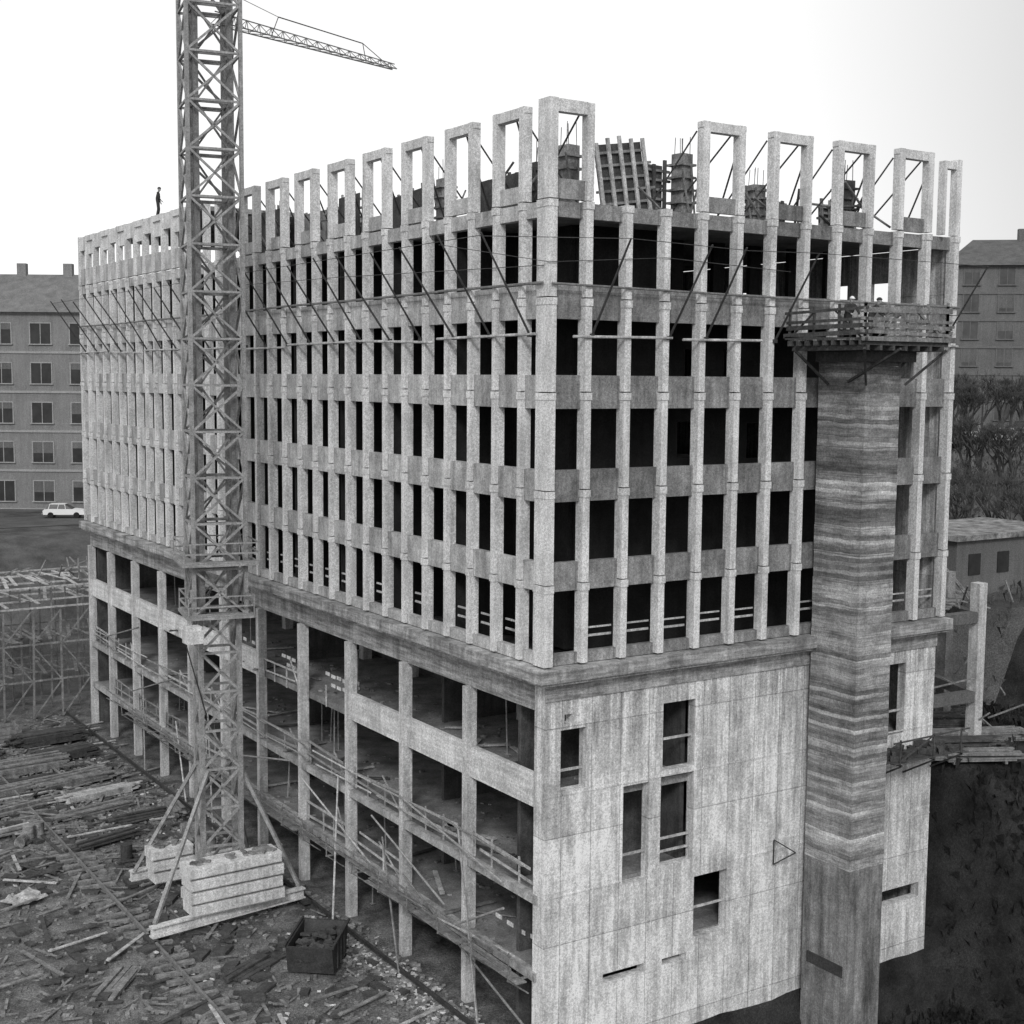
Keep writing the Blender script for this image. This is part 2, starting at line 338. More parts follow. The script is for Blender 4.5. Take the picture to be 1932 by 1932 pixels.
b.done('platform_joist',M_woodD,PL,org=P0)
b=B(); y=y0
while y<y1-.1: b.box(x0+R.uniform(-.15,.1),x1+R.uniform(-.1,.2),y,y+.19,25.503,25.54); y+=.205
b.done('platform_deck',M_wood,PL,org=P0)
def rail(p,q,k):
    b=B(); p=Vector(p);q=Vector(q); d=(q-p)
    for i in range(k+1):
        c=p+d*i/k; b.bar(c,c+Vector((0,0,1.3+R.uniform(-.1,.2))),.055)
    for h in (.05,.25,.5,.72,1.1):
        j=R.uniform(-.07,.07); a=p-d.normalized()*R.uniform(.1,.35)+Vector((0,0,h+j)); e=q+d.normalized()*.2+Vector((0,0,h-j*.5)); 
        n=Vector((d.y,-d.x,0)).normalized()*.06
        b.obox(((a+e)/2+n),(e-a).length,.035,R.uniform(.09,.2),math.atan2(d.y,d.x),-math.atan2((e-a).z,(e-a).length),'Y')
    b.bar(p+Vector((0,0,.1)),p+d*.35+Vector((0,0,1.1)),.04); b.bar(p+d*.95+Vector((0,0,.1)),p+d*.6+Vector((0,0,1.1)),.04)
    return b
for p,q,k,mm in (((x0,y0,25.5),(x1,y0,25.5),4,M_wood),((x0,y1,25.5),(x0,y0,25.5),3,M_woodD),((x1,y0,25.5),(x1,y1,25.5),3,M_wood)):
    rail(p,q,k).done('board_railing',mm,PL,org=P0)
b=B()
for (a,c) in (((12.6,-2.5,23.9),(x0,y0,25.2)),((14.7,-2.5,23.9),(x1,y0,25.2)),((12.6,-.6,23.9),(x0,-.4,25.2)),((14.6,-.6,23.9),(x1,-.4,25.2)),((14.6,-2.0,24.3),(16.3,-2.8,26.2)),((12.6,-1.6,24.0),(12.6,-4.1,25.2))): b.bar(a,c,.06)
b.box(12.3,14.95,-2.8,-.2,24.75,25.13)
b.done('support_bracket',M_woodD,PL,org=P0)
P1=(18.4,-.6,8.6); SP=empty('small_scaffold_bracket_platform',P1,'small timber bracket platform fixed to the concrete end wall','scaffold platform')
b=B()
for i in range(5): b.box(16.2+R.uniform(-.1,.2),20.6+R.uniform(-.2,.4),-1.3+i*.27,-1.08+i*.27,8.6,8.65)
for i in range(26): q=R.uniform(.1,.3); b.obox((R.uniform(16.3,20.4),R.uniform(-1.2,-.1),8.7+q*.3),q*R.uniform(1,4),q,q,R.uniform(0,3),R.uniform(-.3,.3))
b.done('platform_deck',M_woodD,SP,org=P1)
b=B()
for x in (16.6,18.6,20.3): b.bar((x,.25,7.6),(x,-1.4,8.55),.05); b.bar((x,.25,8.55),(x,-1.4,8.55),.05); b.bar((x,-1.3,8.6),(x,-1.3,9.6),.04)
b.bar((16.2,-1.3,9.5),(20.8,-1.3,9.55),.04); b.bar((16.6,-1.3,8.7),(18.5,-1.3,9.5),.035); b.done('support_bracket',M_woodD,SP,org=P1)
# ================================================================= OUTRIGGERS
def outrig(p,q):
    p=Vector(p);q=Vector(q)
    b=B(); b.bar(p,q,.045,6,.035); b.obox(p,.14,.14,.14)
    o=b.done('outrigger_pole',M_steelD,org=tuple(p)); thing(o,'slanting steel outrigger pole braced out from the facade fins','pole','outrigger poles on the facade')
y=1.0; ends=[]
while y<LY-.5:
    outrig((-.05,y,25.5),(-2.2+R.uniform(-.2,.2),y+R.uniform(-.4,.4),28.7+R.uniform(-.15,.2))); ends.append(y); y+=2.55
for x in (1.8,5.2,6.9,10.3,19.6): outrig((x,-.05,25.5),(x+R.uniform(-.1,.1),-2.2,28.6))
def tube(p,q,label,cat='scaffold tube',m=M_pole,r=.04,name='scaffold_tube',g='horizontal tubes on the facade'):
    o=B().bar(p,q,r,6).done(name,m,org=p); thing(o,label,cat,g); return o
for a in range(0,55,7):
    tube((-.09,a+.6,25.45+R.uniform(-.1,.1)),(-.09,min(a+7.3,LY),25.45+R.uniform(-.1,.1)),'pale horizontal scaffold tube lashed across the facade fins',m=M_woodL,r=.05)
    tube((-.09,a+.2,27.25+R.uniform(-.04,.04)),(-.09,min(a+7.2,LY),27.25+R.uniform(-.04,.04)),'dark horizontal scaffold tube lashed across the facade fins',m=M_steel,r=.05)
for a,c in ((1.0,5.3),(5.8,9.6),(15.5,20.6)): tube((a,-.09,25.45),(c,-.09,25.5),'pale horizontal scaffold tube lashed across the facade fins',m=M_woodL,r=.05)
tube((.1,-.09,27.2),(11,-.09,27.1),'dark horizontal scaffold tube lashed across the facade fins',m=M_steel)
tube((11,-.09,27.1),(20.6,-.09,27.1),'dark horizontal scaffold tube lashed across the facade fins',m=M_steel)
def wire(pts,label):
    b=B()
    for a,c in zip(pts[:-1],pts[1:]): b.bar(a,c,.015,4)
    o=b.done('steel_cable',M_steelD,org=pts[0]); thing(o,label,'cable','cables tying the outriggers')
wire([(-2.2,y,28.7) for y in ends],'thin cable joining the outer ends of outrigger poles')
wire([(-2.2,1,28.7),(1.8,-2.2,28.6),(6.9,-2.2,28.5),(10.3,-2.2,28.6),(19.6,-2.2,28.6)],'thin cable strung around the building corner')
wire([(-2.2,3.5,28.6),(.0,-.05,27.9),(5,-.06,28.3),(11,-.06,28.1)],'thin cable strung across the fins')
wire([(-.06,0.2,27.8),(-.06,16,28.3),(-.06,30,28.6)],'thin cable strung across the fins')
# ================================================================= ROOF CLUTTER
def formpanel(loc,w,h,rz,m,label,lean=0,studs=M_woodL,gap=.5):
    e=empty('formwork_panel',loc,label,'formwork','formwork panels on the roof deck')
    e.rotation_euler=(R.uniform(-.1,.02),lean+R.uniform(-.03,.03),rz)
    B().box(-w/2,w/2,-.02,.02,0,h).done('sheet',m,e)
    b=B(); n=max(2,int(w/gap))
    for i in range(n+1): x=-w/2+i*w/n; b.box(x-.07,x+.07,-.2,-.122,-.02,h+R.uniform(-.1,.25))
    b.done('stud',studs,e); b=B()
    for j in range(6): k=.1+j*h/6; b.box(-w/2-R.uniform(0,.2),w/2+R.uniform(0,.4),-.12,-.022,k,k+.09)
    b.done('waler',M_wood,e)
formpanel((4.75,2.0,29.8),2.1,2.7,0,M_woodD,'timber formwork panel with pale slats leaning on the roof',lean=-.13)
formpanel((6.1,2.6,29.9),1.6,2.1,.05,M_woodD,'dark timber wall formwork panel standing on the roof',studs=M_woodD)
formpanel((12.5,3.2,29.9),1.8,1.4,0,M_woodD,'dark timber wall formwork panel standing on the roof',lean=.08,studs=M_woodD)
formpanel((17.5,4.0,29.9),2.2,1.5,.1,M_woodD,'dark timber wall formwork panel standing on the roof',studs=M_wood)
formpanel((2.6,7,29.9),3,1.8,1.57,M_woodD,'dark timber wall formwork panel standing on the roof',studs=M_woodD)
formpanel((3,15,29.9),3.5,2.1,1.5,M_woodD,'dark timber wall formwork panel standing on the roof',lean=.06,studs=M_wood)
formpanel((3,24,29.9),4,2.2,1.57,M_wood,'timber wall formwork panel standing on the roof',studs=M_wood)
formpanel((2.2,19.5,29.9),2.5,2.4,1.5,M_woodD,'dark timber wall formwork panel standing on the roof',studs=M_woodL)
formpanel((2.2,29.5,29.9),5,2.6,1.55,M_woodD,'dark timber wall formwork panel standing on the roof',studs=M_wood)
def colform(loc,h=2.5,m=M_wood):
    b=B(); b.box(-.28,.28,-.28,.28,0,h)
    for j in range(5): b.box(-.42,.38,-.38,.42,.2+j*h/5.4,.28+j*h/5.4)
    for (x,y) in ((-.2,-.2),(.2,-.2),(.2,.2),(-.2,.2),(0,.1)): b.bar((x,y,h),(x+R.uniform(-.05,.05),y,h+.7+R.uniform(-.2,.2)),.015)
    for q in range(3): b.bar((R.uniform(-.4,.4),-.4,0),(R.uniform(-.9,.9),-.45,R.uniform(1.4,h)),.04)
    o=b.done('column_formwork',m); o.location=loc; o.rotation_euler=(0,0,R.uniform(-.2,.2)); thing(o,'clamped timber column formwork with starter bars on top','formwork','column formwork boxes on the roof deck')
for l,h,m in (((7.5,2.2,29.9),2.5,M_wood),((2.6,2.6,29.9),2.4,M_wood),((11.4,2.4,29.9),1.7,M_wood),((15.9,2.0,29.9),2.2,M_woodD),((2.5,4.4,29.9),2,M_woodD),((2.5,11.2,29.9),2.2,M_wood),((2.5,28,29.9),2.3,M_wood)): colform(l,h,m)
def prop(p,q):
    o=B().bar(p,q,.036,6).done('push_pull_prop',M_steelD,org=p); thing(o,'slanting steel prop bracing a precast portal frame','prop','diagonal props behind the portal frames')
for i in range(1,21,2):
    prop((.36,(i+.5)*s,32.9),(2.3,(i+1.2)*s,29.92)); prop((.36,(i+.1)*s,32.7),(2.6,(i+.0)*s,29.92))
for i in (4,6,8,10): prop(((i+.85)*s,.36,32.9),((i+.1)*s,2.6,29.92)); prop(((i+1.0)*s,.36,32.2),((i+1.4)*s,2.2,29.92)); prop(((i-.1)*s,.36,32.9),((i-.6)*s,2.4,29.92))
prop((1.45,.36,32.9),(.9,2.6,29.92))
for i in range(22):
    if i<12: x=R.uniform(3,19); p=(x,R.uniform(.8,3),30+R.uniform(0,1.6)); q=(x+R.uniform(-2,2),p[1]+R.uniform(-.5,.8),30+R.uniform(0,2.0))
    else: y=R.uniform(3,33); p=(R.uniform(.8,3),y,30+R.uniform(0,1.5)); q=(p[0]+R.uniform(-.4,.6),y+R.uniform(-2,2),30+R.uniform(.3,2.4))
    tube(p,q,'rough timber rail propped among the rooftop formwork',cat='timber',m=R.choice([M_woodD,M_wood]),name='timber_rail',g='timber rails on the roof edge',r=.05)
# ================================================================= TOWER CRANE
CX,CY=-3.9,20.8
CR=empty('tower_crane',(CX,CY,0),'lattice tower crane with telescoping mast on a ballasted undercarriage','crane')
def mast(z0,z1,w,r,rd,step,rot,mm,name):
    h=w/2; c=[Vector((x*h,y*h,0)) for x,y in ((-1,-1),(1,-1),(1,1),(-1,1))]; rt=Matrix.Rotation(rot,3,'Z'); c=[rt@q for q in c]
    b=B()
    for q in c: b.bar(q+Vector((0,0,z0)),q+Vector((0,0,z1)),r)
    b.done(name+'_chord',mm,CR)
    b=B(); n=max(1,round((z1-z0)/step)); st=(z1-z0)/n
    for k in range(n):
        z=z0+k*st
        for i in range(4):
            a,d=c[i],c[(i+1)%4]
            b.bar(a+Vector((0,0,z)),d+Vector((0,0,z)),rd)
            b.bar(a+Vector((0,0,z)),d+Vector((0,0,z+st)),rd) if k%2 else b.bar(d+Vector((0,0,z)),a+Vector((0,0,z+st)),rd)
            if name!='inner_mast' and i in (0,3): b.bar(d+Vector((0,0,z)),a+Vector((0,0,z+st)),rd) if k%2 else b.bar(a+Vector((0,0,z)),d+Vector((0,0,z+st)),rd)
    b.done(name+'_bracing',mm,CR)
mast(.9,13.4,1.72,.14,.075,1.9,-.2,M_steelP,'lower_mast')
mast(13.4,42,1.45,.14,.06,2.0,-.2,M_steel,'inner_mast')
mast(13.4,42,2.3,.11,.068,2.1,-.2,M_steelP,'outer_mast')
for z,w in ((15.7,3.3),(13.3,2.9)):
    b=B(); h=w/2
    for (a,c) in (((-h,-h),(h,-h)),((h,-h),(h,h)),((h,h),(-h,h)),((-h,h),(-h,-h))):
        b.bar((a[0],a[1],z),(c[0],c[1],z),.09); b.bar((a[0],a[1],z+.95),(c[0],c[1],z+.95),.04); b.bar((a[0],a[1],z+.5),(c[0],c[1],z+.5),.05); b.bar((a[0],a[1],z),(a[0],a[1],z+1),.04)
    b.box(-h,h,-h,-h+.5,z+.07,z+.12); b.box(-h,h,h-.5,h,z+.07,z+.12); b.box(-h,-h+.5,-h+.5,h-.5,z+.07,z+.12)
    o=b.done('climbing_collar',M_steelP,CR); o.rotation_euler=(0,0,-.2)
b=B(); b.box(-2.0,-1.25,-1.8,-1.1,12.3,12.9).box(-1.95,-1.3,-1.75,-1.15,12.9,13.05); b.done('winch_box',M_white,CR)
b=B(); b.bar((-1.9,-1.2,12.3),(-.8,-.8,8.7),.03); b.done('hoist_rope',M_steelD,CR)
X0,X1,Y0,Y1=-4.5,2.9,-3.6,3.2
def ibeam(b,p,q,h=.42,w=.19,z=.3):
    p=Vector(p);q=Vector(q); d=q-p; L_=d.length; a=math.atan2(d.y,d.x); c=(p+q)/2
    b.obox((c.x,c.y,z+.03),L_,2*w,.06,a); b.obox((c.x,c.y,z+h/2),L_,.08,h-.13,a); b.obox((c.x,c.y,z+h-.03),L_,2*w,.06,a)
b=B(); ibeam(b,(X0,Y0-.2,0),(X1,Y0+.7,0),.48); b.done('undercarriage_beam',M_white,CR)
b=B(); ibeam(b,(X0+1.3,Y1,0),(X1,Y1+.5,0),.48); b.done('undercarriage_beam',M_white,CR)
b=B(); ibeam(b,(-.85,Y0+.55,0),(-.85,Y1,0),.36,.15,.34); ibeam(b,(.85,Y0+.75,0),(.85,Y1+.1,0),.36,.15,.34); b.box(-1.1,1.1,-1.1,1.1,.72,.92); b.done('undercarriage_frame',M_steelP,CR)
feet=[(X0,Y0-.2),(X1,Y0+.7),(X1,Y1+.5),(X0+1.3,Y1)]
for x,y in feet:
    b=B(); b.box(-.2,.2,-.5,.5,.12,.3)
    for yy in (-.3,.3): b.bar((-.12,yy,.17),(.12,yy,.17),.17,12)
    b.done('bogie',M_steelD,CR,loc=(x,y,0))
    B().bar((x*.95,y*.95,.8),(.78*(1 if x>0 else -1),.78*(1 if y>0 else -1),6.2),.11).done('raking_strut',M_pole,CR)
def ballast(xa,xb,ya,yb,n,z0=.8):
    for i in range(n):
        b=B(); z=z0+i*.56; k=max(2,int((xb-xa)/.55)); j=R.uniform(-.08,.08)
        b.box(xa+j,xb+j,ya+.05,yb-.05,z,z+.47)
        b.box(xa+j+.04,xb+j-.04,ya+.0,yb,z+.05,z+.42)
        o=b.done('ballast_block',M_white,CR); o.rotation_euler=(0,0,R.uniform(.01,.03))
    b=B()
    for q in range(k*3): b.obox((R.uniform(xa+.3,xb-.3),R.uniform(ya+.3,yb-.3),z+.5),R.uniform(.2,.6),R.uniform(.1,.3),R.uniform(.06,.2),R.uniform(0,3))
    b.done('ballast_rubble',M_rub,CR)
ballast(-6.7-CX,-2.4-CX,-3.8,-2.5,4)
ballast(-6.5-CX,-4.5-CX,1.5,2.6,3,.55)
b=B(); A=Vector((.4,.3,39.5)); T=Vector((7.8-CX,25.6-CY,39.75)); D=(T-A); n=16; wv=Vector((-D.y,D.x,0)).normalized()*.3
for i in range(n):
    p=A+D*i/n; q=A+D*(i+1)/n; k=1-.5*i/n; k2=1-.5*(i+1)/n; up=Vector((0,0,.5))
    b.bar(p+wv*k,q+wv*k2,.035); b.bar(p-wv*k,q-wv*k2,.035); b.bar(p+up*k,q+up*k2,.03)
    m_=(p+q)/2+up*(k+k2)/2
    for e in (wv,-wv): b.bar(p+e*k,m_,.02); b.bar(m_,q+e*k2,.02)
    b.bar(p+wv*k,q-wv*k2,.02)
b.done('jib',M_steel,CR)
b=B(); P=A+D*.32+Vector((0,0,1.0)); Q=A+D*.8+Vector((0,0,.85)); b.bar(P,Q,.03); b.bar(P,A+D*.28,.02); b.bar(Q,A+D*.82,.02); b.bar(Q,A+D*.98,.02); b.bar(P,A+Vector((0,0,1.6)),.015); b.done('jib_tie',M_steelD,CR)
TR=empty('crane_track',(-8.35,20,0),'rusty crane rails on wooden sleepers laid in the mud','track')
for x in (-8.35,-.8):
    b=B(); b.box(x-.07,x+.07,2,60,.14,.16); b.box(x-.02,x+.02,2,60,.16,.24); b.box(x-.05,x+.05,2,60,.24,.3); b.done('rail',M_steelD if x>-5 else M_steel,TR,org=(-8.35,20,0))
sl=B().box(-.85,.85,-.13,.13,-.02,.14).done('sleeper',M_wood,TR,loc=(0,-16,0))
for i in range(1,58):
    if R.random()<.1: continue
    c=copy_part(sl,(R.uniform(-.15,.15),-16+i*.8,R.uniform(-.01,.0))); c.rotation_euler=(0,0,R.uniform(-.1,.1))
# ================================================================= PEOPLE
def person(loc,rz,pose,label,helmet):
    if pose=='stand': 
        J={'pel':(0,0,.95),'ch':(0.03,0,1.3),'nk':(.05,0,1.5),'hl':(0,.1,.92),'kl':(.06,.12,.5),'al':(0,.12,.09),'tl':(.2,.14,.04),'hr':(0,-.1,.92),'kr':(.02,-.12,.5),'ar':(-.08,-.12,.09),'tr':(.12,-.14,.04),
           'sl':(.03,.2,1.42),'el':(.02,.27,1.14),'wl':(.14,.24,.92),'sr':(.03,-.2,1.42),'er':(.04,-.27,1.14),'wr':(.22,-.22,.98)}
    else:
        J={'pel':(0,0,.9),'ch':(.16,0,1.2),'nk':(.28,0,1.37),'hl':(0,.1,.87),'kl':(.12,.12,.48),'al':(0,.12,.09),'tl':(.2,.14,.04),'hr':(0,-.1,.87),'kr':(.02,-.12,.47),'ar':(-.2,-.12,.09),'tr':(0,-.14,.04),
           'sl':(.2,.2,1.31),'el':(.36,.26,1.08),'wl':(.52,.2,.95),'sr':(.2,-.2,1.31),'er':(.4,-.26,1.1),'wr':(.56,-.16,1.0)}
    Rr={'pel':.15,'ch':.16,'nk':.07,'hl':.1,'kl':.07,'al':.05,'tl':.045,'hr':.1,'kr':.07,'ar':.05,'tr':.045,'sl':.075,'el':.05,'wl':.036,'sr':.075,'er':.05,'wr':.036}
    K=list(J); E=[('pel','ch'),('ch','nk'),('pel','hl'),('hl','kl'),('kl','al'),('al','tl'),('pel','hr'),('hr','kr'),('kr','ar'),('ar','tr'),('ch','sl'),('sl','el'),('el','wl'),('ch','sr'),('sr','er'),('er','wr')]
    me=bpy.data.meshes.new('tmp'); me.from_pydata([J[k] for k in K],[(K.index(a),K.index(c)) for a,c in E],[]); ob=bpy.data.objects.new('tmp',me); COL.objects.link(ob)
    md=ob.modifiers.new('s','SKIN')
    for i,k in enumerate(K): me.skin_vertices[0].data[i].radius=(Rr[k],Rr[k])
    me.skin_vertices[0].data[0].use_root=True
    sd=ob.modifiers.new('d','SUBSURF'); sd.levels=1
    bpy.context.view_layer.update()
    ev=ob.evaluated_get(bpy.context.evaluated_depsgraph_get()); nm=bpy.data.meshes.new_from_object(ev); bpy.data.objects.remove(ob)
    nm.materials.clear(); nm.materials.append(M_cloth)
    for p in nm.polygons: p.use_smooth=True
    body=bpy.data.objects.new('person',nm); COL.objects.link(body); body.location=loc; body.rotation_euler=(0,0,rz); thing(body,label,'person')
    nk=Vector(J['nk']); hc=nk+Vector((.04,0,.15))
    def ball(c,rx,ry,rz_,n=10,m=7,zmin=-1):
        b=B(); 
        for j in range(m+1):
            t=math.pi*j/m; z=max(math.cos(t),zmin); rr=math.sin(t)
            for i in range(n): a=2*math.pi*i/n; b.v.append((c[0]+rx*rr*math.cos(a),c[1]+ry*rr*math.sin(a),c[2]+rz_*z))
        for j in range(m):
            for i in range(n): k=(i+1)%n; b.f.append((j*n+i,(j+1)*n+i,(j+1)*n+k,j*n+k))
        return b
    b=ball(hc,.095,.075,.125); b.bar(hc+Vector((.085,0,.0)),hc+Vector((.115,0,-.025)),.016); b.bar(nk,hc,.055,8)
    b.bar(hc+Vector((0,.07,0)),hc+Vector((0,.09,0)),.025,6); b.bar(hc+Vector((0,-.07,0)),hc+Vector((0,-.09,0)),.025,6)
    b.done('head',M_skin,body,smooth=True)
    b=ball(hc+Vector((0,0,.04)),.115,.1,.11,zmin=.0)
    if helmet: b.obox(hc+Vector((.1,0,.045)),.09,.13,.015)
    b.done('helmet' if helmet else 'cap',M_helm if helmet else M_cloth,body,smooth=True)
    for wk in ('wl','wr'):
        w=Vector(J[wk]); e=Vector(J['e'+wk[1]]); d=(w-e).normalized(); sd_=Vector((0,1,0)); b=B(); b.bar(w,w+d*.09,.032,6,.036)
        for i in range(4): 
            q=w+d*.085+sd_*(-.028+.018*i); b.bar(q,q+d*(.05+.01*(i in(1,2)))+Vector((.01,0,-.01)),.009,5,.007)
            r_=q+d*.055; b.bar(r_,r_+d*.02+Vector((.012,0,-.02)),.008,5,.006)
        b.bar(w+d*.03,w+d*.06+sd_*(.055 if wk=='wr' else -.055),.011,5,.008)
        b.done('hand',M_skin,body,smooth=True)
    return body
person((.7,41.75,33.25),-.4,'stand','person in dark work clothes standing on the roof edge',False)
person((12.9,-1.2,25.54),-1.9,'lean','worker in dark clothes and pale helmet leaning over railing',True)
person((13.9,-1.4,25.54),-.8,'lean','worker in dark clothes bending behind the board railing',False)
# ================================================================= TERRAIN
def ss(a,b_,x): t=min(1,max(0,(x-a)/(b_-a))); return t*t*(3-2*t)
from mathutils import noise as NZ
def H(x,y):
    h=max(ss(66,92,y)*9.3, ss(30.5,37,x)*12.2*ss(-3,9,y)+ss(46,86,x)*6.8, 6.9*ss(21.8,23.6,x)*ss(-6,1.5,y))
    if x>.5 and y<1.5: h-=ss(.5,3,x)*(1-ss(21.5,24,x))*(1-ss(-.6,.6,y))*3.2
    if -20<x<30 and -5<y<70: h+=.16*NZ.noise(Vector((x*.4,y*.4,0)))+.08*NZ.noise(Vector((x*1.7,y*1.7,3)))-.05
    elif x>30: h+=.8*NZ.noise(Vector((x*.15,y*.15,0)))*ss(30,40,x)*(1-ss(80,90,x))
    return h
def axis(a,b_,st,far):
    l=[a+i*st for i in range(int((b_-a)/st)+1)]; d=st; x=l[-1]
    while x<far: d*=1.35; x+=d; l.append(x)
    d=st; x=l[0]; pre=[]
    while x>-far: d*=1.35; x-=d; pre.append(x)
    return pre[::-1]+l
xs=axis(-30,110,.9,2500); ys=axis(-50,130,.9,2500)
b=B(); b.v=[(x,y,H(x,y)) for y in ys for x in xs]; nx=len(xs)
b.f=[(j*nx+i,j*nx+i+1,(j+1)*nx+i+1,(j+1)*nx+i) for j in range(len(ys)-1) for i in range(nx-1)]
g=b.done('ground',M_ground,smooth=True); g['kind']='structure'; g.data.materials.append(M_grass); g.data.materials.append(M_hill)
for p in g.data.polygons:
    c=p.center
    if c.x>33 and c.y>8 or c.y>66 : p.material_index=2
    elif c.x>2 and c.y<1 or c.x>12: p.material_index=1
b=B() 
for i in range(30):
    xa=-60+i*8; b.v+=[(xa,98,9.34),(xa,108,9.34)]
b.f=[(2*i,2*i+2,2*i+3,2*i+1) for i in range(29) if b.v[2*i+2][0]<28]
r_=b.done('road',M_road); r_['kind']='structure'
b=B()
for i in range(5200):
    x=R.uniform(-18,-.1); y=R.uniform(3,60)
    if R.random()<.25: x=R.gauss(-1.1,.7); y=R.gauss(9,4)
    if R.random()<.25: x=R.gauss(-6,2.4); y=R.gauss(40,7)
    if x>.2: continue
    z=H(x,y); q=R.uniform(.03,.17); b.obox((x,y,z+q*.3),q*R.uniform(1,2.6),q,q*.7,R.uniform(0,3),R.uniform(-.5,.5))
o=b.done('rubble',M_rub); o['kind']='stuff'
b=B()
for i in range(900):
    x=R.uniform(-18,-.3); y=R.uniform(3,60); L_=R.uniform(.3,1.5)
    if i%3==0: x=R.gauss(-7,4); y=R.gauss(38,9)
    if x>-.3: continue
    b.obox((x,y,H(x,y)+.06),L_,R.uniform(.05,.14),.05,R.gauss(1.5,.9),R.uniform(-.15,.15),'Y')
o=b.done('timber_offcuts',M_wood); o['kind']='stuff'
b=B()
for i in range(420):
    x=R.gauss(-7,4.5); y=R.uniform(4,58); q=R.uniform(.3,1.0)
    if x>-.7: continue
    b.obox((x,y,H(x,y)+.08),q,q*R.uniform(.3,.8),R.uniform(.05,.22),R.uniform(0,3),R.uniform(-.12,.12))
o=b.done('formwork_scrap',M_woodD); o['kind']='stuff'
b=B()
for i in range(460):
    x=R.gauss(-3,4); y=R.uniform(4,56)
    if R.random()<.5: x=R.gauss(-.9,.5); y=R.gauss(8,3)
    if x>.2: continue
    b.obox((x,y,H(x,y)+.06),R.uniform(.06,.24),R.uniform(.05,.18),.05,R.uniform(0,3),R.uniform(-.3,.3))
o=b.done('scattered_debris',M_white); o['kind']='stuff'
for i in range(130):
    x=R.uniform(-17,-.6); y=R.uniform(4,57)
    if i<80: x=R.gauss(-7,3.5); y=R.gauss(40,8)
    if x>-.6: x=-1.5
    L_=R.uniform(1.2,4.6); m=R.choice([M_wood,M_woodL,M_woodD,M_wood])
    b=B(); b.box(-L_/2,L_/2,-.08,.08,-.025,.025); b.box(-L_/2+.1,-L_/2+.22,-.09,.09,.025,.05)
    o=b.done('plank',m); o.location=(x,y,H(x,y)+.13+R.uniform(0,.12)); o.rotation_euler=(R.uniform(-.1,.1),R.uniform(-.05,.05),R.choice([.2,.1,.3,1.5,R.uniform(0,3)])+R.uniform(-.15,.15)); thing(o,'loose weathered timber plank lying on the muddy site','plank','loose planks on the site')
def stack(x,y,L_,w,n,rz,m,label):
    b=B()
    for k in range(n):
        for j in range(int(w/.24)): 
            if k>=n-2 and R.random()<.35: continue
            b.obox((R.uniform(-.45,.45),-w/2+.12+j*.24,.16+k*.09),L_*R.uniform(.8,1),.21,.075,R.uniform(-.03,.03))
    for q in (-L_*.3,L_*.3): b.box(q-.06,q+.06,-w/2,w/2,0,.12)
    o=b.done('timber_stack',m); o.location=(x,y,H(x,y)); o.rotation_euler=(0,0,rz); thing(o,label,'timber stack','timber stacks on the site')
for (x,y,L_,w,n,rz,m) in ((-5,42,5,1.6,6,.2,M_wood),(-4.2,39,4.5,1.4,4,.15,M_woodL),(-6.5,46,5,2,7,.1,M_wood),(-4,47.5,4,1.5,6,.2,M_woodD),(-10,38,5,1.2,3,.3,M_wood),(-11.5,43,5.5,1.3,4,.3,M_woodL),(-5.2,36,5,1.0,3,.25,M_wood),(-3.5,34,3.5,1,3,.1,M_woodD),(-4,52,4.5,1.8,8,.1,M_woodD),(-12,31,4,1,2,.5,M_wood),(-2.2,13,2.5,.8,3,1.4,M_woodD),
   (-9.5,46.5,6,1.4,5,.15,M_woodL),(-9,42,5.5,1.2,4,.2,M_wood),(-10.5,50,6,1.6,5,.1,M_wood),(-13,47,6,1.6,4,.2,M_wood),(-14,40,6,1.2,3,.25,M_woodD),(-13.5,36,5,1.0,3,.2,M_woodL),(-6.2,30.5,4,.8,3,.3,M_woodD),(-2.3,29.5,3,.9,4,1.4,M_wood),(-11,34.5,5,.9,2,.2,M_wood),(-2.0,24.5,3,.8,3,1.5,M_woodD),(-1.6,34,3,.8,5,1.5,M_wood),(-5.5,12.6,3,1,2,.5,M_woodD),(-10.8,14,3,1,2,.9,M_wood),(-6.8,39.5,5,.7,2,.2,M_wood),(-7.3,43.8,5,.7,3,.15,M_woodD),
   (24.8,3.6,6,1.6,6,-.45,M_woodD),(26.0,6.5,6,1.6,9,-.5,M_woodD),(24.2,8.5,5,1.6,9,-.5,M_wood),(28,4,5,1.4,6,-.4,M_wood),(28.5,9,6,2,12,-.5,M_woodD),(24,12,5,2,14,-.5,M_wood),(25,1.6,4,1.2,4,-.5,M_wood)):
    stack(x,y,L_,w,n,rz,m,'stack of weathered timber boards on bearers in the mud')
def crate(x,y,rz):
    b=B(); 
    for k in range(5): 
        for sy in (-1,1): b.box(-.9,.9,sy*.6-.02,sy*.6+.02,.05+k*.24,.24+k*.24)
        for sx in (-1,1): b.box(sx*.9-.02,sx*.9+.02,-.57,.57,.05+k*.24,.24+k*.24)
    for sx in (-.9,.9):
        for sy in (-.6,.6): b.box(sx-.07,sx+.07,sy-.07,sy+.07,0,1.3)
    b.box(-.85,.85,-.57,.57,.02,.9)
    o=b.done('timber_crate',M_wood); o.location=(x,y,H(x,y)); o.rotation_euler=(0,0,rz); thing(o,'slatted timber crate on the muddy ground','crate','crates on the site')
for x,y,rz in ((-8.5,52.5,.2),(-6.3,53.4,.1),(-8.7,49.6,.3),(-11,54,.1)): crate(x,y,rz)
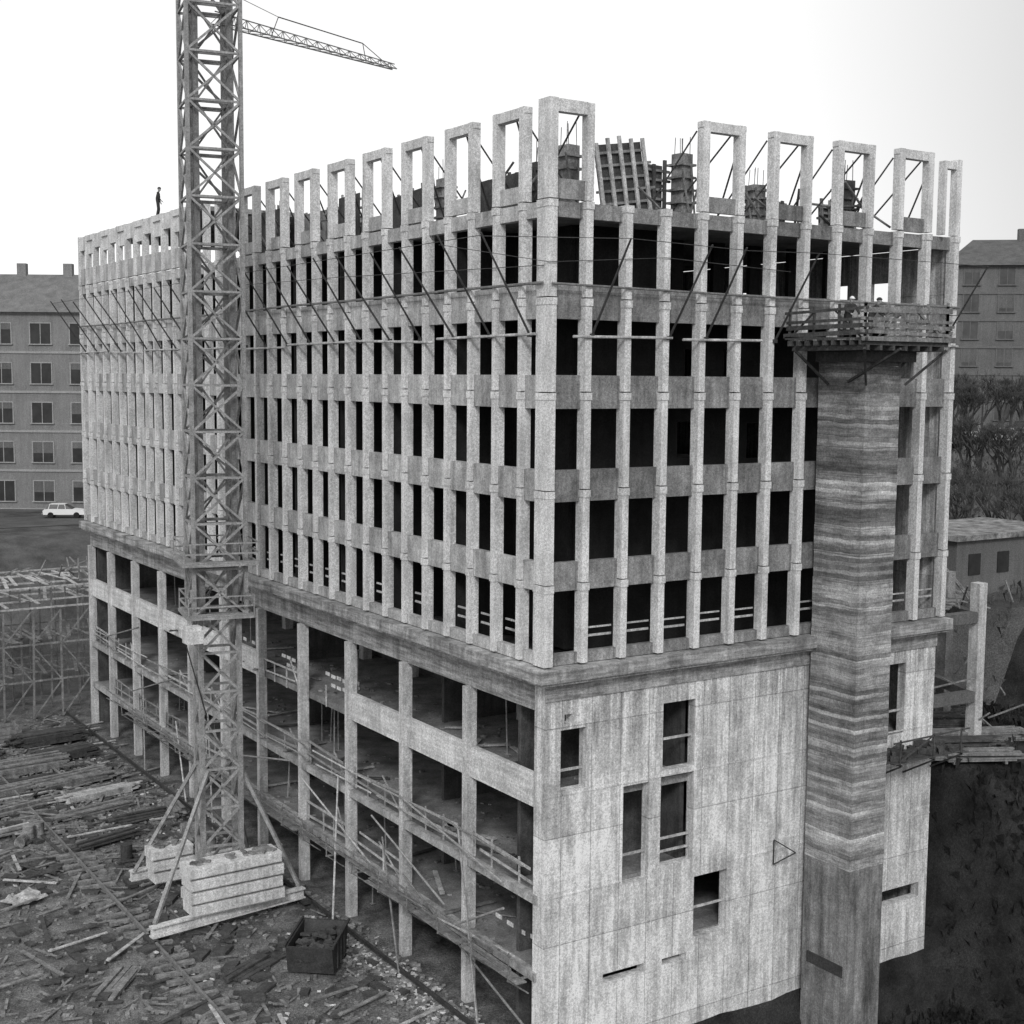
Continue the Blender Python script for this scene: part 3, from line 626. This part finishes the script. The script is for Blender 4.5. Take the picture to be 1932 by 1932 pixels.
def drum(x,y,up):
    b=B(); b.bar((0,0,0),(0,0,.88),.29,14); b.bar((0,0,.28),(0,0,.32),.305,14); b.bar((0,0,.56),(0,0,.6),.305,14); b.bar((0,0,.86),(0,0,.9),.3,14)
    o=b.done('steel_drum',R.choice([M_steelD,M_steel,M_rub])); o.location=(x,y,H(x,y)+(0 if up else .3)); o.rotation_euler=(0 if up else 1.57,0,R.uniform(0,3)); thing(o,'dented steel drum standing on the muddy site' if up else 'steel drum lying on its side in the mud','drum','steel drums on the site')
for x,y,u in ((-9.6,33,1),(-9.0,33.4,1),(-10.2,32.4,0),(-6.2,27.5,1),(-13,28,1),(-2,27.2,1),(-1.7,19.2,0)): drum(x,y,u)
b=B(); n=7
for j in range(n):
    for i in range(n): b.v.append((-.9+1.8*i/(n-1)+R.uniform(-.05,.05),-.6+1.2*j/(n-1)+R.uniform(-.08,.08),R.uniform(0,.16)))
b.f=[(j*n+i,j*n+i+1,(j+1)*n+i+1,(j+1)*n+i) for j in range(n-1) for i in range(n-1)]
o=b.done('crumpled_sheet',M_woodL); o.location=(-11.8,24.8,.12); o.rotation_euler=(.05,.04,.5); thing(o,'pale crumpled sheet lying on the mud','sheet')
SK=empty('debris_skip',(-3.2,11.6,0),'dark open steel debris skip in the mud','skip'); 
b=B(); w,l,h=.95,1.5,1.3
vo=[(-l*.75,-w,.1),(l*.75,-w,.1),(l*.75,w,.1),(-l*.75,w,.1),(-l,-w,h),(l,-w,h),(l,w,h),(-l,w,h)]
vi=[(x*.93,y*.93,z if z>1 else .2) for x,y,z in vo]
b.v=vo+vi; b.f=[(0,3,2,1),(0,1,5,4),(1,2,6,5),(2,3,7,6),(3,0,4,7),(8,9,10,11),(8,12,13,9),(9,13,14,10),(10,14,15,11),(11,15,12,8),(4,5,13,12),(5,6,14,13),(6,7,15,14),(7,4,12,15)]
b.done('skip_body',M_steelD,SK)
b=B(); 
for x in (-.6,0,.6): b.box(x-.05,x+.05,-w-.06,-w-.005,.15,h)
b.box(-l-.05,l+.05,-w-.08,-w-.0,h,h+.08); b.box(-l-.05,l+.05,w,w+.08,h,h+.08); b.done('skip_rib',M_steelD,SK)
b=B()
for i in range(60): q=R.uniform(.1,.35); b.obox((R.uniform(-1.1,1.1),R.uniform(-.7,.7),R.uniform(.6,1.15)),q*2,q,.1,R.uniform(0,3),R.uniform(-.5,.5))
b.done('skip_load',M_woodD,SK); SK.rotation_euler=(0,0,.9)
SC=empty('timber_scaffold',(0,62,0),'rough timber scaffold with plank decks beyond the building end','scaffold')
b=B()
for x in range(-9,7,2):
    for y in (59,62,65,68): b.bar((x,y,0),(x+R.uniform(-.2,.2),y,9.0+R.uniform(-1,.6) if y>60 else 7.6),.09)
b.done('scaffold_post',M_wood,SC,org=(0,62,0))
for z in (2.6,5.2,7.8,9.2):
    b=B()
    for y in (59,62,65,68): b.bar((-9.5,y,z),(6,y,z+R.uniform(-.2,.2)),.08)
    for k in range(38): 
        if R.random()<.6: b.obox((-9+k*.4,63+R.uniform(-2,2),z+.1+R.uniform(0,.05)),.25,5,.04,R.uniform(-.25,.25))
    b.done('scaffold_deck',M_wood if z<7 else M_woodL,SC,org=(0,62,0))
b=B()
for x in range(-9,5,2): b.bar((x,59,0),(x+2,59,2.6),.06); b.bar((x+2,59,2.6),(x,59,5.2),.06); b.bar((x,59,5.2),(x+2,59,7.6),.06)
for k in range(30): x=R.uniform(-9,4); b.bar((x,R.uniform(60,67),9.3),(x+R.uniform(-1.5,1.5),R.uniform(60,67),R.uniform(9.5,10.8)),.06)
b.done('scaffold_brace',M_wood,SC,org=(0,62,0))
FO=(28,8,6); FR=empty('skeleton_structure',FO,'bare concrete skeleton of columns and beams beside the block','building')
for x,y in ((27.3,3.6),(29.2,7),(31,11.5),(32,16)): B().box(x-.27,x+.27,y-.27,y+.27,5,14.6).done('column',M_col if y<4 else M_slab,FR,org=FO)
for z in (13.0,9.2):
    for a,c,r_ in (((21,3.9,z),(27.0,3.6,z),.35),((27.3,3.9,z),(32,16,z),.3),((22,10,z),(29.5,7,z),.3),((24,16,z-.1),(31,11.5,z-.1),.3)): B().bar(a,c,r_).done('beam',M_plM,FR,org=FO)
b=B()
for k in range(14): b.obox((24+k*.45,6+k*.25,13.32),.3,5,.06,.5+R.uniform(-.2,.2))
b.done('deck_board',M_wood,FR,org=FO)
b=B()
for k in range(80): x=R.uniform(21.5,31); y=R.uniform(3,14); z=R.choice([9.5,13.3,7.2]); b.bar((x,y,z),(x+R.uniform(-2,2),y+R.uniform(-2,2),z+R.uniform(0,1.5)),.05)
b.done('loose_timber',M_wood,FR,org=FO)
UO=(40,15,12.2); UT=empty('site_hut',UO,'low flat-roofed grey site building behind the works','hut')
b=B(); b.box(36,46,12,18,10,15.2); b.done('wall',M_plM,UT,org=UO); b=B(); b.box(35.7,46.3,11.7,18.3,15.2,15.5); b.done('roof',M_rub,UT,org=UO)
for x in (37.5,40,42.5): B().box(x-.5,x+.5,11.94,12.01,13.2,14.4).done('window',M_glass,UT,org=UO)
# ================================================================= BACKGROUND BUILDINGS
def house(loc,rz,w,d,h,rows,cols,m,mf,mr,label,win=(1.3,1.9),roofh=4.5,mg=None):
    mg=mg or M_glass
    e=empty('apartment_house',loc,label,'building'); e.rotation_euler=(0,0,rz)
    b=B(); b.box(-w/2,w/2,0,d,-3,h); b.done('wall',m,e)
    b=B()
    for k in range(rows+1): z=k*h/rows; b.box(-w/2-.08,w/2+.08,-.12,-.003,z-.15,z+.1)
    b.done('string_course',mf,e)
    b=B(); o_=.6; b.v=[(-w/2-o_,-o_,h),(w/2+o_,-o_,h),(w/2+o_,d+o_,h),(-w/2-o_,d+o_,h),(-w/2+3,d/2,h+roofh),(w/2-3,d/2,h+roofh)]
    b.f=[(3,2,1,0),(0,1,5,4),(1,2,5),(2,3,4,5),(3,0,4)]; b.done('roof',mr,e)
    for q in (-w*.25,w*.1,w*.3): B().box(q-.5,q+.5,d/2-.4,d/2+.4,h+roofh-1.5,h+roofh+1.2).done('chimney',m,e)
    a=win[0]/2; t=win[1]
    gl=B().box(-a,a,-.02,.02,0,t); f=B()
    for q in ((-a-.12,-a),(a,a+.12),(-.04,.04)): f.box(q[0],q[1],-.07,-.021,0,t)
    f.box(-a-.12,a+.12,-.07,-.021,t,t+.12); f.box(-a-.2,a+.2,-.2,-.021,-.12,0)
    G=None
    bl=[B().box(-a,a,-.04,-.022,t*(1-k),t) for k in (.3,.55,.8)]; blm=[None]*3
    for r in range(rows):
        for c in range(cols):
            p=(-w/2+(c+.5)*w/cols,0,r*h/rows+.9)
            if G is None:
                G=gl.done('window',mg,e,loc=p); Fm=f.done('window_frame',mf,G); g_=G
            else:
                g_=copy_part(G,p); k=Fm.copy(); k.parent=g_; COL.objects.link(k)
            if R.random()<.6:
                q=R.randrange(3)
                if blm[q] is None: blm[q]=bl[q].done('roller_blind',M_plM,g_)
                else: k=blm[q].copy(); k.parent=g_; COL.objects.link(k)
    return e
yaw=.57387; vr=Vector((math.cos(yaw),-math.sin(yaw),0)); vf=Vector((math.sin(yaw),math.cos(yaw),0)); C0=Vector((-26.03,-38.166,0))
p=C0+vf*150+vr*(-58); house((p.x,p.y,9.3),-yaw,26,12,21.5,5,6,M_plaster,M_frame,M_roof,'old rendered apartment house with rows of tall windows',win=(2.2,2.2))
p=C0+vf*152+vr*(66); house((p.x,p.y,19),-yaw-.15,34,14,18,6,9,M_plD,M_frameD,M_roofD,'large dark grey apartment block on the hillside',win=(1.6,1.9),roofh=3.5,mg=M_glassH)
p=C0+vf*185+vr*(30); house((p.x,p.y,15),-yaw+.3,30,14,14,4,8,M_plD,M_frameD,M_roofD,'grey apartment block on the hillside',roofh=3,mg=M_glassH)
# ================================================================= CARS
def car(name,loc,rz,m,label):
    e=empty(name,loc,label,'car','parked cars on the street'); e.rotation_euler=(0,0,rz)
    prof=[(-2.05,.35),(-2.1,.75),(-1.9,.92),(-1.25,.95),(1.0,.92),(1.95,.8),(2.1,.6),(2.1,.35)]
    b=B(); n=len(prof)
    for sy in (-.8,.8):
        for x,z in prof: b.v.append((x,sy,z))
    b.f=[tuple(range(n)),tuple(range(2*n-1,n-1,-1))]+[(i,n+i,n+(i+1)%n,(i+1)%n) for i in range(n)]
    b.done('body',m,e)
    b=B(); pr=[(-1.85,.93),(-1.45,1.38),(.1,1.4),(.85,.93)]
    for sy,si in ((-.76,-.62),(.76,.62)):
        for x,z in pr: b.v.append((x,sy if z<1 else si,z))
    b.f=[(0,1,2,3),(7,6,5,4),(0,4,5,1),(1,5,6,2),(2,6,7,3)]; b.done('window',M_glass,e)
    b=B(); b.box(-1.45,.12,-.63,.63,1.4,1.44)
    for x in (-1.5,-.6,.2): b.bar((x,-.77,.94),(x+(.1 if x<0 else -.1),-.63,1.4),.035); b.bar((x,.77,.94),(x+(.1 if x<0 else -.1),.63,1.4),.035)
    b.done('roof',m,e)
    for x in (-1.3,1.3):
        for y in (-.72,.72): B().bar((0,-.1,0),(0,.1,0),.31,14).done('wheel',M_tyre,e,loc=(x,y,.31))
    for y in (-.6,.6): B().box(2.08,2.13,y-.12,y+.12,.58,.74).done('headlight',M_white,e)
    B().box(2.1,2.2,-.8,.8,.38,.48).done('bumper',M_frame,e); B().box(-2.2,-2.1,-.8,.8,.4,.5).done('bumper',M_frame,e)
    return e
p=C0+vf*141+vr*(-46.3); car('parked_car',(p.x,p.y,9.35),-yaw+.1,M_carW,'small white parked hatchback on the street behind')
cg=car('parked_car',(0,0,0),0,M_carD,'dark parked saloon car on the hillside street'); cl=car('parked_car',(0,0,0),0,M_carG,'pale grey parked saloon car on the hillside street')
for i in range(9):
    p=C0+vf*(126+2.0*(i%2))+vr*(40.5+i*2.5); z=H(p.x,p.y)+.15
    if i==0: cg.location=(p.x,p.y,z); cg.rotation_euler=(0,0,-yaw+1.0)
    elif i==1: cl.location=(p.x,p.y,z); cl.rotation_euler=(0,0,-yaw+1.1)
    else: dup(R.choice([cg,cl,cl]),(p.x,p.y,z),-yaw+1.0+R.uniform(-.1,.1))
# ================================================================= TREES
def tree(loc,h,seed):
    r=random.Random(seed); b=B(); t=B()
    def grow(p,d,L_,rad,lv):
        q=p+d*L_; (b if lv<2 else t).bar(p,q,rad,6 if lv<2 else 4,rad*.65)
        if lv>=5: return
        for k in range(3 if lv<4 else 5):
            nd=(d+Vector((r.uniform(-1,1),r.uniform(-1,1),r.uniform(-.2,.7)))*.75).normalized(); grow(p+d*L_*r.uniform(.65,1),nd,L_*r.uniform(.62,.82),max(rad*.6,.02),lv+1)
    grow(Vector((0,0,-.3)),Vector((0,0,1)),h*.26,h*.022,0)
    e=empty('bare_tree',loc,'leafless winter tree with fine branching crown on the hillside','tree','bare trees on the hillside')
    b.done('trunk',M_bark,e); t.done('crown',M_bark,e); return e
t1=tree((0,0,0),9,3); t2=tree((0,0,0),7.5,5)
k=0; tr=random.Random(5)
for i in range(30):
    f_=tr.uniform(88,146); l_=f_*tr.uniform(.318,.40)
    if 112<f_<130: f_+=18; l_*=1.12
    p=C0+vf*f_+vr*l_; z=H(p.x,p.y)-.1
    if k==0: t1.location=(p.x,p.y,z)
    elif k==1: t2.location=(p.x,p.y,z)
    else: dup(t1 if k%2 else t2,(p.x,p.y,z),R.uniform(0,6))
    k+=1
for (mm,cond,cnt,nm) in ((M_grass,0,7000,'scrub'),(M_hill,1,13000,'hillside_brush')):
    b=B()
    for i in range(cnt):
        if cond==0: x=R.uniform(14.8,34); y=R.uniform(-12,8)
        else: x=R.uniform(33,92); y=R.uniform(6,90)
        if x<21.5 and y>-.3: continue
        if x<15.5 and y>-3.5: continue
        if 22<x<31 and y>.5 and R.random()<.8: continue
        z=H(x,y); q=R.uniform(.1,.4)
        a=R.uniform(0,6); b.v+=[(x,y,z-.05),(x+q*math.cos(a),y+q*math.sin(a),z+R.uniform(.1,.5)),(x-q*math.sin(a)*.5,y+q*math.cos(a)*.5,z+R.uniform(.2,.6))]; n=len(b.v); b.f.append((n-3,n-2,n-1))
    o=b.done(nm,mm); o['kind']='stuff'
# ================================================================= CAMERA
yaw,pit,rol,f=.57387,.09691,.00825,2580.1
F=Vector((math.sin(yaw)*math.cos(pit),math.cos(yaw)*math.cos(pit),-math.sin(pit))); Rv=Vector((math.cos(yaw),-math.sin(yaw),0)); U=Rv.cross(F)
R2=Rv*math.cos(rol)+U*math.sin(rol); U2=-Rv*math.sin(rol)+U*math.cos(rol)
cam=bpy.data.objects.new('camera',bpy.data.cameras.new('camera')); COL.objects.link(cam)
cam.data.sensor_width=36; cam.data.lens=36*f/1932; cam.data.clip_end=6000
cam.matrix_world=Matrix((( R2.x,U2.x,-F.x,-26.032),(R2.y,U2.y,-F.y,-38.166),(R2.z,U2.z,-F.z,24.0),(0,0,0,1)))
scene.camera=cam
# ================================================================= LIGHT
az_from=Vector((-.58,-.81,0)).normalized(); el=math.radians(34)
w=bpy.data.worlds.new('World'); scene.world=w; w.use_nodes=True; nt=w.node_tree; bg=nt.nodes['Background']
sk=nt.nodes.new('ShaderNodeTexSky'); sk.sky_type='NISHITA'; sk.sun_disc=False; sk.sun_elevation=el; sk.sun_rotation=math.atan2(az_from.x,az_from.y)
bw=nt.nodes.new('ShaderNodeRGBToBW'); nt.links.new(sk.outputs[0],bw.inputs[0])
mx=nt.nodes.new('ShaderNodeMath'); mx.operation='MULTIPLY_ADD'; mx.inputs[1].default_value=.3; mx.inputs[2].default_value=5.6; nt.links.new(bw.outputs[0],mx.inputs[0])
tc=nt.nodes.new('ShaderNodeTexCoord'); vm=nt.nodes.new('ShaderNodeVectorMath'); vm.operation='DOT_PRODUCT'; a_=math.radians(100)
vm.inputs[1].default_value=(math.sin(a_),math.cos(a_),0); nt.links.new(tc.outputs['Generated'],vm.inputs[0])
mr=nt.nodes.new('ShaderNodeMapRange'); mr.inputs['From Min'].default_value=.54; mr.inputs['From Max'].default_value=.72; mr.inputs['To Min'].default_value=1; mr.inputs['To Max'].default_value=.62; nt.links.new(vm.outputs['Value'],mr.inputs['Value'])
mm=nt.nodes.new('ShaderNodeMath'); mm.operation='MULTIPLY'; nt.links.new(mx.outputs[0],mm.inputs[0]); nt.links.new(mr.outputs[0],mm.inputs[1])
nt.links.new(mm.outputs[0],bg.inputs[0]); bg.inputs[1].default_value=.15
sd=bpy.data.lights.new('sun','SUN'); sd.energy=1.5; sd.angle=math.radians(11); so=bpy.data.objects.new('sun',sd); COL.objects.link(so)
v=az_from*math.cos(el)+Vector((0,0,math.sin(el))); so.rotation_euler=v.to_track_quat('Z','Y').to_euler()
